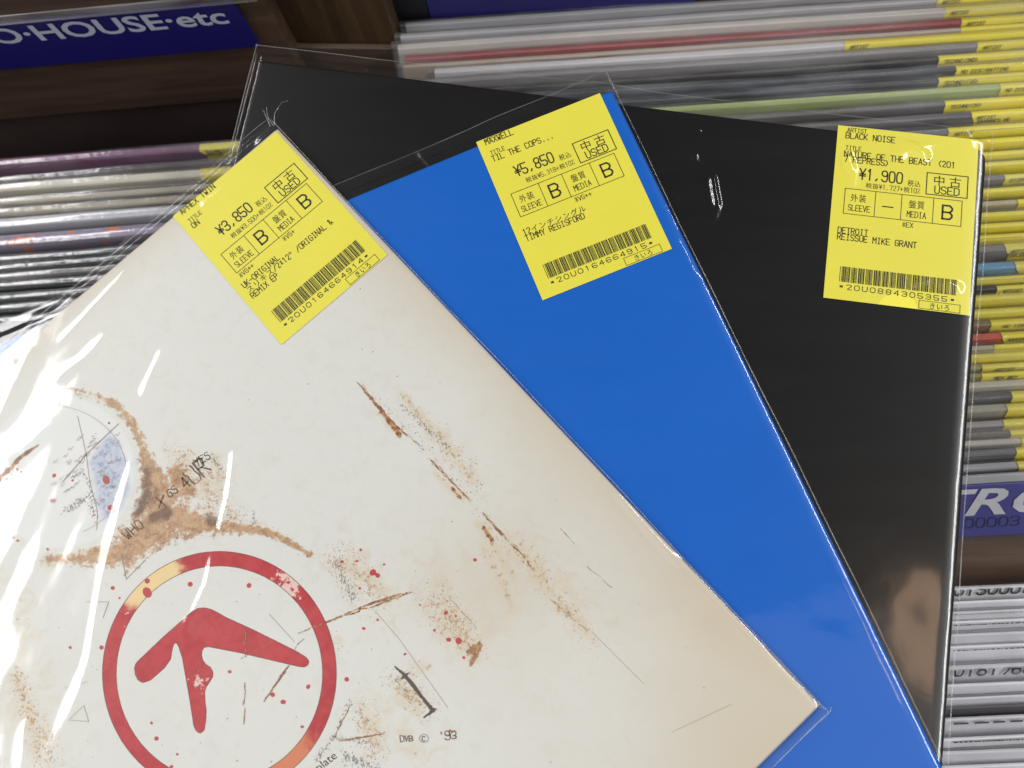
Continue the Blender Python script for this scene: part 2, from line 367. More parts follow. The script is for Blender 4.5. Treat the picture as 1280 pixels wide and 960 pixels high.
# ------------------------------------------------------------------ records standing in the crates
def face_fn(A, u, n, dn, out=.00012):
    """(s, d) in mm: s along the top edge from A, d down the face"""
    return lambda P: A + (P[:, :1] * u + P[:, 1:] * dn) / 1000 + n * out
def rec(name, label, cat, group, pa, slope, z, t, lean, rgb, xs=None, lines=(), bag=True, anchor='L', length=.315, words=None, roll=False, mat=None):
    """pa: photo pixel on the top front edge; slope of that edge in the photo; xs: pixel where the yellow sticker starts"""
    if anchor == 'L': x0 = pa[0]; y0 = pa[1]; x1 = x0 + 500
    else: x0 = pa[0] - 300; y0 = pa[1] - slope * 300 * 1; x1 = pa[0]
    A = at(x0, y0 if anchor == 'L' else pa[1] - slope * (pa[0] - x0), z); B = at(x1, (y0 + slope * (x1 - x0)) if anchor == 'L' else pa[1], z)
    u = B - A; u /= np.linalg.norm(u)
    if anchor == 'R': A = B - u * length
    n0 = np.cross(u, [0, 0, 1.]); n0 = n0 if n0[1] < 0 else -n0                # horizontal, towards viewer
    up = np.array([0, 0, math.cos(lean)]) - n0 * math.sin(lean); n = n0 * math.cos(lean) + np.array([0, 0, math.sin(lean)])
    dn = -up; H = .315
    e = empty(name, tuple(A + u * length / 2 + dn * H), label, cat, group)
    # sleeve body, slightly warped along its length
    N = 9; V = []; F = []
    ph = random.random() * 6
    for i in range(N):
        s = length * i / (N - 1); w = .0003 * math.sin(ph + i * .7)
        for (dn_, back) in ((.0006, 0), (0, .0004), (0, t - .0004), (.0006, t), (H, t), (H, 0)):
            V.append(A + u * s + dn * dn_ - n * back + n * w * (1 if dn_ < .01 else 0))
    for i in range(N - 1):
        for k in range(6): F.append((i * 6 + k, i * 6 + (k + 1) % 6, i * 6 + 6 + (k + 1) % 6, i * 6 + 6 + k))
    F += [tuple(range(6))[::-1], tuple((N - 1) * 6 + k for k in range(6))]
    mt = mat or pmat(rgb, 'sleeve_card', rough=.45, var=.05, scale=50)
    o = mesh('sleeve', V, F, mt, e)
    me = o.data; import bmesh as _b
    bm = _b.new(); bm.from_mesh(me); _b.ops.recalc_face_normals(bm, faces=bm.faces); bm.to_mesh(me); bm.free()
    if xs is not None:
        # start of the sticker along the edge
        q = np.array([to_px(A + u * s) for s in np.linspace(0, length, 200)]); s0 = length * np.argmin(abs(q[:, 0] - xs)) / 199
        s0 = max(s0, 0); P = []
        for i in range(15):
            s = s0 + (length - .0015 - s0) * i / 14; rowp = []
            cut = .0022 * max(0, 1 - i * 6) if roll else 0
            for (d, k) in ((.028, -.0003), (.004, -.00035), (.0004, -.0003), (-.0003, .0006), (-.0003, t - .0006), (.0006, t + .0003), (.006, t + .0003)):
                rowp.append(A + u * (s + (cut if d > .003 else 0)) + dn * d - n * k)
            P.append(rowp)
        st = gridmesh('price_sticker', np.array(P), YELB, e)
        if lines:
            ink = Ink2D(); d = 1.9
            for ln in lines:
                if ln == '_': ink.rect(1.5, d - 1.6, 30, d - 1.45); continue
                ink.text(ln, 2.4, d, 1.5, 1.9, .24); d += 2.3
            ink.build('printed_text', face_fn(A + u * s0, u, n, dn, .0007), INK, st, n)
    if words:
        ink = Ink2D(); words(ink); ink.build('printed_text', face_fn(A, u, n, dn, .0009), INK, o, n)
    if bag:
        N = 70; P = []; r1, r2, r3 = (random.random() * 9 for _ in range(3)); hgt = random.uniform(.0012, .0032)
        for i in range(N):
            s = -.003 + (length + .006) * i / (N - 1)
            jz = .00035 * math.sin(r1 + s * 26) + .00012 * math.sin(r2 + s * 120) + random.gauss(0, .00005)
            jn = .0003 * math.sin(r3 + s * 31) + random.gauss(0, .00005)
            rowp = []
            for d, k in ((.030, -.0009), (.012, -.0010), (.005, -.0012), (.0018, -.0012), (-.0006, -.0008), (-hgt, t * .25), (-hgt * .8, t * .7), (-.0003, t + .0007), (.004, t + .001), (.02, t + .0009)):
                f = 1 if d < .006 else .3
                rowp.append(A + u * s + dn * (d - jz * f) - n * (k + jn * f))
            P.append(rowp)
        gridmesh('plastic_bag', np.array(P), BAG2, e)
    return e

ZT = -.055
GR = 'bagged records standing in the right hand crate'
def hexd(c): return c
# (y at x=1240, sleeve colour, sticker start px, thickness mm, sticker lines, label)
right_rows = [
 (-18, (176,174,176), 1190, 3.0, (), 'bagged grey record at the very back of the right crate, cut by the top edge'),
 (-4, (196,194,196), 1170, 3.0, ('ARTIST',), 'pale grey bagged record second from the back of the right crate, above the cream one'),
 (10, (228,220,212), 1184, 3.6, ('ARTIST',), 'cream white bagged record directly above the dusky red sleeve'),
 (25, (168,78,78), 1204, 3.4, ('ARTIST',), 'dusky red bagged record near the top of the right crate'),
 (34, (196,178,160), 1203, 2.0, (), 'thin beige bagged record right below the dusky red one'),
 (44, (226,222,224), 1058, 3.6, ('ARTIST',), 'white bagged record whose yellow sticker starts furthest left'),
 (56, (150,146,148), 1222, 3.0, ('ARTIST',), 'mid grey bagged record between the white sleeve and the dark sleeves'),
 (70, (44,42,42), 1174, 3.2, ('TECHNO(2ND)',), 'black bagged record, uppermost of the dark sleeves in the right crate'),
 (84, (58,60,72), 1194, 3.0, ('NO DISC/BATTING',), 'dark slate blue bagged record between black and grey sleeves'),
 (97, (70,72,78), 1174, 3.0, ('TECHNO(12G)', 'ARTIST'), 'charcoal bagged record directly above the pale green sleeve'),
 (111, (176,190,118), 1250, 3.4, ('NO DISC',), 'pale green bagged record in the right crate'),
 (127, (112,110,108), 1183, 3.0, ('TECHNO(2G)',), 'grey bagged record directly below the pale green sleeve'),
 (143, (104,102,104), 1215, 3.2, ('ARTIST', 'JOHANNES HE'), 'grey bagged record whose sticker reads JOHANNES'),
 (162, (120,118,124), 1188, 3.4, ('ARTIST',), 'grey bagged record just above the black sleeve corner'),
 (178, (150,150,110), 1150, 3.0, ('ATHAMANTICA', '      01234'), 'bagged record with yellow sticker ending in 01234'),
 (194, (120,110,60), 1150, 2.6, (), 'bagged record with all yellow edge beside the black sleeve corner, above two more yellow ones'),
 (207, (150,140,120), 1150, 2.6, ('CELESTIAL',), 'bagged record with yellow sticker right above the short grey edge'),
 (224, (124,122,118), 1257, 2.6, ('01234',), 'record with a short grey edge beside the USED box on the black sleeve'),
 (240, (150,140,60), 1150, 2.6, (), 'yellow edged bagged record between the grey edge and the beige edge'),
 (256, (196,184,150), 1275, 2.6, (), 'record with a beige edge seen beside the sticker of the black sleeve'),
 (270, (150,140,60), 1150, 2.6, ('     ARTIST',), 'yellow edged bagged record directly below the beige edge'),
 (284, (150,140,60), 1150, 2.6, (), 'second yellow edged bagged record below the beige edge'),
 (298, (150,140,60), 1150, 2.6, ('     NO(120)',), 'yellow edged bagged record directly above the taupe sleeve'),
 (313, (122,112,100), 1257, 4.2, ('ARTIST', 'SOCIETY'), 'taupe grey sleeve directly above the light blue one'),
 (336, (96,156,196), 1272, 4.0, (), 'light blue bagged record at the right edge'),
 (350, (150,140,60), 1150, 2.4, ('     NO DISC',), 'yellow edged bagged record just below the light blue sleeve'),
 (362, (52,48,44), 1248, 2.4, ('ARTIST',), 'thin black edged record below the light blue sleeve'),
 (374, (150,140,60), 1150, 3.2, ('      CO',), 'broad yellow edged record right below the thin black one'),
 (391, (150,140,60), 1150, 2.8, (), 'yellow edged bagged record above the olive brown sleeve'),
 (406, (140,122,80), 1241, 3.2, ('  NO 1234',), 'olive brown sleeve directly above the coral red one'),
 (423, (214,96,74), 1251, 3.4, ('AAAAA',), 'coral red sleeve in the right crate'),
 (435, (198,190,160), 1242, 2.2, (), 'thin pale beige sleeve directly below the coral red one'),
 (447, (160,150,60), 1150, 2.8, (), 'bright yellow edged record below the thin pale beige sleeve'),
 (460, (160,150,60), 1228, 2.6, ('  ARTIST',), 'yellow stickered record two above the cream sleeve at the right edge'),
 (470, (160,150,60), 1230, 2.2, ('  MEN BOY',), 'yellow stickered record just above the cream sleeve at the right edge'),
 (483, (206,198,176), None, 3.2, (), 'cream sleeve without visible sticker at the right edge'),
 (498, (70,66,56), 1268, 3.4, (), 'dark olive sleeve directly below the cream sleeve at the right edge'),
 (514, (176,170,150), 1262, 3.6, (), 'pale stone sleeve between the dark olive and light grey sleeves'),
 (532, (168,164,160), 1256, 3.0, (), 'light grey sleeve with short edge, fifth above the blue TRO sign'),
 (545, (120,108,100), 1265, 2.8, (), 'brown grey sleeve, fourth above the blue TRO sign'),
 (555, (206,198,190), 1276, 2.6, (), 'thin off white sleeve, third above the blue TRO sign'),
 (568, (116,118,120), 1270, 3.0, (), 'mid grey sleeve, second above the blue TRO sign'),
 (587, (176,174,178), 1272, 3.6, (), 'light grey sleeve directly above the blue TRO sign'),
]
for i, (y, c, xs, t, lines, lab) in enumerate(right_rows):
    x0 = {2: 497, 3: 506, 4: 504, 5: 543}.get(i, 500 + random.uniform(-2, 26))
    sl = -.068 if i < 20 else -.06
    rec('bagged_record', lab, 'record', GR, (x0, y - sl * (1240 - x0)), sl, ZT, t * 1.05 / 1000, math.radians(23 if y < 300 else 28), c, xs, lines, roll=(i in (12, 23, 24, 30)))
GL = 'bagged records standing in the left hand crate'
def orange_pattern():
    t = NT('lavender_orange_print'); n = t.noise(95, 2, .5, t.obj((1, 1, .4)))
    c = t.mix(t.ss(n, .60, .64), lin(136, 122, 148), lin(206, 116, 80)); return t.done(t.bsdf(c, .4).outputs[0])
left_rows = [
 (207, (122,72,110), 249, 4.2, ('TECHNO(LP)', '_', 'ARTIST'), 'plum purple bagged record at the back of the left crate'),
 (227, (72,58,58), None, 3.4, (), 'dark brown sleeve just below the plum purple record'),
 (239, (214,208,190), 249, 4.6, (), 'white wrinkly bagged record in the left crate with yellow sticker end'),
 (255, (176,168,152), None, 3.4, (), 'beige sleeve directly below the white wrinkly bag, upper of two'),
 (268, (170,160,142), None, 3.8, (), 'lower of two beige sleeves above the silver sleeve'),
 (284, (196,196,204), None, 5.4, (), 'silvery white sleeve above the lavender and orange one'),
 (307, (140,120,150), None, 6.2, (), 'lavender sleeve printed with orange patches in the left crate'),
 (325, (62,66,70), None, 3.0, (), 'dark grey sleeve directly below the lavender and orange sleeve'),
 (336, (54,58,58), None, 3.4, (), 'second dark grey sleeve below the lavender and orange sleeve'),
 (348, (116,112,108), None, 3.0, (), 'mid grey sleeve among the dark ones in the left crate'),
 (360, (50,52,56), None, 3.6, (), 'nearly black sleeve directly below the mid grey one'),
 (374, (58,60,62), None, 3.6, (), 'charcoal sleeve, second below the mid grey one'),
 (388, (44,46,50), None, 3.6, (), 'black sleeve at the left edge beside the blue sleeve bag'),
 (403, (60,62,66), None, 3.6, (), 'dark grey sleeve seen through the blue sleeve bag flap'),
]
OP = orange_pattern()
for i, (y, c, xs, t, lines, lab) in enumerate(left_rows):
    sl = -.076
    rec('bagged_record', lab, 'record', GL, (402 + random.uniform(-6, 6), y + sl * 402), sl, ZT, t / 1000, math.radians(13), c, xs, lines, anchor='R', roll=(i == 0), mat=OP if i == 6 else None)

# ---- lower right: rail with the blue TRO sign and the crate of white cards
UL = at(1000, 619, -.052); UR = at(1400, 595, -.052)
u = (UR - UL) / np.linalg.norm(UR - UL)
BLc = at(1000, 684, -.066); e2 = BLc - UL; e2 -= u * (e2 @ u); v = e2
nn = np.cross(u, -v); nn /= np.linalg.norm(nn); nn = nn if nn[2] > 0 else -nn
Lr = .36; base = UL - u * .06
s3 = sign('genre_sign', 'violet blue sign with white italic letters TRO at the right edge', [base + v, base + u * Lr + v, base + u * Lr, base], nn, .002, BLUE2)
box('white_sign_margin', base - v * .005, base + u * Lr - v * .005, base + u * Lr - v * .16, base - v * .16, -nn * .002, pmat((190, 190, 196), 'white_card_margin'), s3)
box('clear_cover', base + v * 1.10 + nn * .0012, base + u * Lr + v * 1.10 + nn * .0012, base + u * Lr - v * .2 + nn * .0012, base - v * .2 + nn * .0012, -nn * .0006, BAG, s3)
def on_sign(px, py):
    q = R @ np.array([(px - 640) / FPX, -(py - 480) / FPX, -1.0]); return CP + q * (((base - CP) @ nn) / (q @ nn))
vv = -v / np.linalg.norm(v)
V_, F_ = font_mesh('TRO', .02, .28); V_ = np.array(V_)
a = on_sign(1161, 646); b = on_sign(1334, 637); sgl = (b - a) / (V_[:, 0].max() - V_[:, 0].min()); hh = np.linalg.norm(on_sign(1240, 610) - on_sign(1240, 643)) / .73
P_ = np.array([a + sgl * (p[0] - V_[:, 0].min()) + vv * p[1] * hh for p in V_]) + nn * .0004
k = Ink2D(); k.V = list(P_); k.F = F_; k.build('printed_words', lambda q: q, pmat((226, 226, 236), 'white_lettering'), s3, nn)
i2 = Ink2D(); i2.text('0000312000', 0, 0, 5.0, 4.6, .45)
aa = on_sign(1204, 660); i2.build('printed_digits', lambda q: aa + (q[:, :1] * u - q[:, 1:] * vv) / 1000 + nn * .0003, pmat((44, 44, 104), 'dim_blue_digits'), s3, nn)
# rail below the sign
f0 = base + v * 1.0; f0[2] -= .002
struct(box('crate_rail', at(900, 752, -.085), at(1500, 716, -.085), at(1500, 652, -.07), at(900, 688, -.07), np.array([0, .004, -.03]), WOOD2))
struct(box('crate_rail_lower_board', at(900, 770, -.095), at(1500, 734, -.095), at(1500, 712, -.089), at(900, 748, -.089), np.array([0, .004, -.03]), WOOD))
WH = pmat((206, 206, 216), 'white_card', rough=.5, var=.03)
def w_digits(txt, clip):
    def f(ink):
        ink.text(txt, 0, 0, 4.9, 6.4, .85)
        V = np.array(ink.V); V[:, 1] += clip; V[:, 1] = np.maximum(V[:, 1], .15); V[:, 0] += f.off; ink.V = list(V)
    return f
def w_dots(step, lo, hi, th, d0):
    def f(ink):
        x = f.off
        while x < f.off + 60:
            L = random.uniform(lo, hi); ink.rect(x, d0, x + L, d0 + th); x += L + random.uniform(step * .4, step)
    return f
whites = [
 (734, 5.0, w_digits('01300021', 3.4), 'white card whose top edge shows the digits 013000'),
 (752, 3.0, None, 'plain white card directly below the 013000 card'),
 (764, 3.6, w_dots(.8, .3, 1.4, .35, .2), 'white card with a fine dotted line, second below the 013000 card'),
 (777, 3.8, w_dots(.8, .6, 2.6, .6, .3), 'white card with a bold black dotted line near the top of the white stack'),
 (792, 3.6, None, 'plain white card between the two bold dotted lines'),
 (808, 4.0, w_dots(.8, .5, 2.2, .6, .5), 'white card with black dots just above the 0181768 card'),
 (834, 5.4, w_digits('018176845', 3.7), 'white card whose edge shows the digits 0181768'),
 (855, 4.0, None, 'plain white card between the 0181768 card and the thin white card'),
 (872, 3.0, None, 'thin white card directly above the dark grey edge'),
 (884, 2.6, None, 'dark grey edged card low in the white stack'),
 (898, 4.2, w_dots(3, 3, 7, 1.1, .9), 'white card with grey dashes near the bottom right'),
 (922, 4.2, w_dots(.7, .5, 1.8, .8, .6), 'white card with a broken row of black print at the bottom right'),
 (940, 4.4, None, 'plain white card at the bottom right edge, first below the broken print'),
 (958, 4.4, None, 'plain white card cut by the bottom edge of the picture'),
]
for i, (y, t, wd, lab) in enumerate(whites):
    sl = -.045; x0 = 1000; z = -.066
    A = at(x0, y - sl * 235, z)
    if wd: wd.off = np.linalg.norm(at(1192, y + sl * -45 + 3, z) - A) * 1000
    rec('bagged_card', lab, 'card', 'white cards filed in the lower right crate', (x0, y - sl * 235), sl, z, (t * .35) / 1000, math.radians(50),
        (92, 90, 96) if i == 9 else (246, 246, 252), None, (), words=wd, bag=(i % 2 == 0), length=.16 if False else .315)

# ------------------------------------------------------------------ the three big sleeves on top
S = .3135
class Sleeve:
    def __init__(s, x, y, t, ztop, thick, roll_r=.0015, drop=.0012):
        s.o = np.array([x, y]); s.u = np.array([math.cos(t), math.sin(t)]); s.v = np.array([math.sin(t), -math.cos(t)])   # v runs down from the top edge
        s.z = ztop; s.th = thick; s.rr = roll_r; s.dr = drop
    def xy(s, a, b):                        # a: from the left edge (m), b: from the top edge (m)
        a = np.asarray(a, float); b = np.asarray(b, float)
        return s.o + (a - S)[..., None] * s.u + b[..., None] * s.v
    def ab(s, p):
        d = np.asarray(p)[..., :2] - s.o; return S + d @ s.u, d @ s.v
    def ztop_at(s, a, b, grow=0., top=0.):
        def fall(d, r): k = np.clip((r - d) / r, 0, 1); return 1 - np.sqrt(np.clip(1 - k * k, 0, 1))
        f = fall(S + grow - a, s.rr) + fall(b + grow + top, .0012) + fall(a + grow, .0015) + fall(S + grow - b, .0015)
        return s.z - s.dr * np.clip(f, 0, 1)
    def P(s, a, b, out=0.):
        q = s.xy(a, b); return np.concatenate([q, (s.ztop_at(a, b) + out)[..., None]], -1)
def axis(n, fine=.004, k=10):
    """sample positions over the sleeve, denser near both edges"""
    e = np.linspace(0, 1, k) ** 2 * fine
    return np.concatenate([e, np.linspace(fine, S - fine, n)[1:-1], (S - e)[::-1]])
def cover(sl, mat, parent, n=60, corner=0.):
    A = axis(n, .006); B = axis(n, .004); a, b = np.meshgrid(A, B, indexing='ij')
    P = sl.P(a, b)
    if corner:                              # rounded top right corner
        ca, cb = S - corner, corner; da = np.clip(a - ca, 0, None) / corner; db = np.clip(cb - b, 0, None) / corner
        m = (da > 0) & (db > 0); mx = np.maximum(da, db); r = np.hypot(da, db); k = np.where(m, mx / np.maximum(r, 1e-9), 1)
        a2 = np.where(m, ca + da * k * corner, a); b2 = np.where(m, cb - db * k * corner, b)
        P[..., :2] = sl.xy(a2, b2)
    o = gridmesh('cover', P, mat, parent)
    # walls and back joined below the front
    n_, m_ = P.shape[:2]
    loop = [P[i, 0] for i in range(n_)] + [P[-1, j] for j in range(1, m_)] + [P[i, -1] for i in range(n_ - 2, -1, -1)] + [P[0, j] for j in range(m_ - 2, 0, -1)]
    V = [p.copy() for p in loop] + [np.array([p[0], p[1], sl.z - sl.th]) for p in loop]; L = len(loop)
    F = [(i, i + L, (i + 1) % L + L, (i + 1) % L) for i in range(L)] + [tuple(range(L, 2 * L))]
    mesh('cover_back', V, F, pmat_edge(mat), parent)
    return o, a, b, P
_edge = {}
def pmat_edge(m): return _edge.get(m.name, m)

def ridge_height(pts, w, z):
    """how high a crease of half width w (mm) must stand to mirror one of the ceiling fixtures"""
    i = len(pts) // 2; p0 = at(*pts[max(i - 1, 0)], z); p1 = at(*pts[min(i + (len(pts) == 2), len(pts) - 1)], z) if len(pts) == 2 else at(*pts[i], z)
    t = (p1 - p0)[:2]; t /= np.linalg.norm(t); nrm = np.array([-t[1], t[0]]); q = (p0 + p1) / 2; best = 9
    v = CP - q; v /= np.linalg.norm(v)
    for T_ in TUBES:
        for y in np.linspace(-1.3, 1.3, 27):
            l = np.array([T_[0], T_[1] + y, T_[2]]) - q; l /= np.linalg.norm(l); n_ = v + l; sx = n_[:2] / n_[2]
            if abs(sx @ t) < .035: best = min(best, max(abs(sx @ nrm), .05))
    if best > 1: best = .35
    return min(best, .8) / .607 * w * 1.06
def bag_sheet(sl, parent, ridges, margins=(.004, .010, .002, .003), base=.00055, wob=.0005, seed=1, pull=None, step=.00095, fm=None):
    """front film sheet of a bag: margins = left, top, right, bottom"""
    l, t, r, bt = margins
    A = np.arange(-l, S + r + 1e-6, step); B = np.arange(-t, S + bt + 1e-6, step); a, b = np.meshgrid(A, B, indexing='ij')
    z = sl.ztop_at(a, b, .0004, .0030) + base
    xy = sl.xy(a, b); X, Y = xy[..., 0], xy[..., 1]
    z = z + wob * (vnoise(X, Y, 22, seed) - .4) + wob * .45 * (vnoise(X, Y, 60, seed + 1) - .5) + wob * .08 * (vnoise(X, Y, 170, seed + 2) - .5)
    px = to_px(np.stack([X, Y, z], -1)).reshape(-1, 2)
    add = np.zeros(len(px))
    for pts, w, h in ridges:                # pixel path, half width (mm), height (mm)
        x = np.array(pts, float); m = (px[:, 0] > x[:, 0].min() - 40) & (px[:, 0] < x[:, 0].max() + 40) & (px[:, 1] > x[:, 1].min() - 40) & (px[:, 1] < x[:, 1].max() + 40)
        d, tt = dseg(px[m], pts); d = d / 3.1 / w; h = ridge_height(pts, w, sl.z) if h > 0 else -h; fade = np.clip(np.sin(np.pi * np.clip(tt, .0, 1.)) * 1.8, 0, 1)
        add[m] += h / 1000 * np.exp(-d * d / 2) * fade
    if pull:
        gx, gy, amp, mask = pull; w_ = (X * gx + Y * gy); w2 = (-X * gy + Y * gx); mk = mask(px).reshape(z.shape)
        z = z + amp * mk * (vnoise(w2 * 5.2, w_ * .9, 14, seed + 5) + .5 * vnoise(w2 * 11, w_ * 1.4, 14, seed + 6) - .75)
    z = z + add.reshape(z.shape)
    P = np.concatenate([xy, z[..., None]], -1)
    o = gridmesh('plastic_bag', P, fm or BAG, parent)
    return o
def tube(name, pts, r, mat, parent, n=6):
    pts = [np.array(p, float) for p in pts]; V = []; F = []
    for i, p in enumerate(pts):
        d = pts[min(i + 1, len(pts) - 1)] - pts[max(i - 1, 0)]; d /= np.linalg.norm(d) + 1e-12
        x = np.cross(d, [0, 0, 1.]); x /= np.linalg.norm(x) + 1e-12; y = np.cross(x, d)
        for k in range(n): V.append(p + r * (math.cos(2 * math.pi * k / n) * x + math.sin(2 * math.pi * k / n) * y))
    for i in range(len(pts) - 1):
        for k in range(n): F.append((i * n + k, i * n + (k + 1) % n, i * n + n + (k + 1) % n, i * n + n + k))
    return mesh(name, V, F, mat, parent, True)
def bag_seams(sl, bag, margins, seed, r=.00022):
    l, t, rr, bt = margins; zz = sl.z - sl.dr * .6
    def run(p0, p1, nn_=40, amp=.0004):
        o = []
        for i in range(nn_ + 1):
            k = i / nn_; a = p0[0] + (p1[0] - p0[0]) * k; b = p0[1] + (p1[1] - p0[1]) * k
            w = amp * math.sin(k * 9 + seed) + amp * .5 * math.sin(k * 31 + seed * 2)
            q = sl.xy(a + (w if abs(p1[1] - p0[1]) > .1 else 0), b + (w if abs(p1[0] - p0[0]) > .1 else 0)); o.append((q[0], q[1], zz + .0004 + abs(w)))
        return o
    tube('bag_seam', run((-l, -t), (S + rr, -t), 50, .0006), r, EDGE, bag)
    tube('bag_seam', run((-l, -t), (-l, S + bt), 30), r, EDGE, bag)
    tube('bag_seam', run((S + rr, -t), (S + rr, S + bt), 50, .00025), r * 1.1, EDGE, bag)
    tube('bag_seam', run((-l, S + bt), (S + rr, S + bt), 30), r, SEAM, bag)

def sticker(sl, cx, cy, ang, parent, d):
    """cx, cy: top right corner of the label; ang: its own rotation"""
    SW, SH = 56.45, 75.46
    uu = np.array([math.cos(ang), math.sin(ang)]); vd = np.array([math.sin(ang), -math.cos(ang)]); o = np.array([cx, cy])
    def fn(P, out=.00022):
        P = np.asarray(P, float); xy = o + ((P[..., 0] - SW) / 1000)[..., None] * uu + (P[..., 1] / 1000)[..., None] * vd
        a, b = sl.ab(xy); z = sl.ztop_at(np.clip(a, 0, S), np.clip(b, .004, S)) + out + .00025 * np.exp(-((P[..., 1] - SH) / 6) ** 2) * .5
        return np.concatenate([xy, z[..., None]], -1)
    U, V = np.meshgrid(np.linspace(0, SW, 24), np.concatenate([np.linspace(0, 3, 8), np.linspace(4, SH, 24)]), indexing='ij')
    g = gridmesh('price_sticker', fn(np.stack([U, V], -1)), YEL, parent)
    g['label'] = d['label']
    k = Ink2D(); h = d['head']; p = d['pshift']
    if d['artist_tag']: k.text('ARTIST', 3.8, 2.5, 1.35, 1.8)
    elif h < 0 and d.get('cut_tag'):
        k.text('ARTIST', 3.4, 1.05, 1.35, .9)
    k.text(d['artist'], 3.3, 5.4 + h, 1.84, 2.55, .28)
    k.text('TITLE', 3.7, 10.6 + h, 1.32, 1.8, .19)
    yy = 13.7 + h
    for ln in d['title']: k.text(ln, 3.3, yy, 1.86, 2.55, .28); yy += 2.3
    k.text(d['price'], 10, 23.0 + p, 2.95, 4.7, .46)
    k.text('税込', 29.3, 23.6 + p, 1.35, 2.4); k.text(d['net'], 12.8, 26.5 + p * .5, 1.37, 2.1, .17)
    k.frame(36.9, 16.9, 53, 26.3, .38); k.glyph('中', 39.3, 21.9, 5.0, 4.2); k.glyph('古', 45.6, 21.9, 5.0, 4.2); k.text('USED', 40.0, 25.6, 2.55, 3.2, .34)
    k.frame(5, 27.7, 51.2, 38.7, .26)
    for x in (17.2, 27.6, 40.1): k.ribbon([(x, 27.7), (x, 38.7)], .24)
    k.text('外装', 7.2, 33.0, 1.65, 3.0); k.text('SLEEVE', 6.6, 37.1, 1.5, 2.5, .22)
    k.text('盤質', 30.3, 33.0, 1.65, 3.0); k.text('MEDIA', 29.9, 37.1, 1.55, 2.5, .22)
    if d['sleeve'] == '-': k.ribbon([(20.3, 33.8), (24.3, 33.8)], .5)
    else: k.text(d['sleeve'], 20.0, 36.2, 5.0, 5.8, .62)
    k.text(d['media'], 43.3, 36.2, 5.0, 5.8, .62)
    if d.get('n1'): k.text(d['n1'], 5.0, 41.6, 1.5, 2.0, .2)
    if d.get('n2'): k.text(d['n2'], 28.4, 41.6, 1.5, 2.0, .2)
    for (tx, y) in d['notes']: k.text(tx, 3.3, y, 1.75, 2.5, .27)
    code = '*' + d['code'] + '*'; x = 5.6; m = (50.8 - 5.6) / (16 * 15 - 1) if False else None
    units = len(code) * (6 + 3 * 2.4 + 1) - 1; m = 45.2 / units
    for ch in code:
        for i, c in enumerate(C39[ch]):
            wd = m * (2.4 if c == '1' else 1)
            if i % 2 == 0: k.rect(x, 61.4, x + wd, 67.9)
            x += wd
        x += m
    k.text(code, 5.3, 70.9, 3.07, 2.0, .24, .62)
    k.frame(36.9, 71.7, 52.6, 75.0, .2); k.text('きいろ', 40.6, 74.6, 1.4, 2.3)
    k.build('printed_text', lambda P: fn(P, .00030), INK, g)
    return g

BLK = None
def cover_mat(name, col, rough, var=.03):
    return paper(name, lin(*col), rough, var, 18, .5, .3)
m_black = paper('black_laminated_card', lin(14, 13, 13), .34, .06, 18, .3, .05)
m_blue = paper('saturated_blue_card', lin(0, 97, 197), .45, .02, 18, .3, .06)

# ---- black sleeve
kb = Sleeve(.19550012, .09597322, -.17087139, 0.0, .003, .0065, .0016)
e = empty('record_sleeve', (*kb.xy(S / 2, S / 2), -.003), 'black record sleeve in a clear bag, lowest of the three fanned sleeves', 'record sleeve', 'fanned record sleeves with yellow price stickers')
cover(kb, m_black, e, 60, .006)
sticker(kb, .19207888, .09959769, -.15200421, e, dict(label='yellow sticker priced 1,900 yen', artist_tag=True, artist='BLACK NOISE', title=['NATURE OF THE BEAST (201', '7 REPRESS)'],
        price='¥1,900', net='税抜¥1,727+税10%', sleeve='-', media='B', n2='※EX', notes=[('DETROIT', 47.3), ('REISSUE MIKE GRANT', 50.1)], code='20U0884305355', head=0, pshift=0))
rb = [([(866, 184), (870, 204)], .8, 1), ([(890, 218), (897, 262)], 1.0, 1), ([(870, 276), (866, 294)], .8, 1), ([(846, 254), (848, 242)], .7, 1), ([(868, 158), (876, 168)], .7, .8), ([(870, 188), (868, 200), (878, 212), (890, 220), (893, 240), (897, 258), (893, 272), (880, 282), (868, 290)], 1.0, -.75),
      ([(845, 250), (850, 242), (858, 244), (859, 253)], .8, -.45), ([(518, 182), (545, 212), (556, 226)], 1.3, .9), ([(1055, 180), (1066, 215), (1062, 245)], 1.6, .9),
      ([(1110, 200), (1135, 185), (1160, 200)], 1.5, .8), ([(1130, 355), (1160, 348), (1200, 360)], 1.4, .8), ([(1075, 165), (1120, 178), (1180, 186)], 1.1, .5),
      ([(1195, 150), (1212, 176), (1214, 190)], 1.2, .8), ([(500, 90), (470, 84), (455, 90)], .8, .5), ([(318, 185), (340, 165), (385, 158)], 1.0, .6)]
mg = (.003, .0075, .0012, .003); bg = bag_sheet(kb, e, rb + [([(1055, 190), (1063, 216)], 1.2, -.8), ([(1115, 200), (1140, 188), (1165, 198)], 1.8, -1.0), ([(1168, 352), (1205, 362)], 1.6, -.9)], mg, seed=3, wob=.0006, fm=BAGK); bag_seams(kb, bg, mg, 1.)
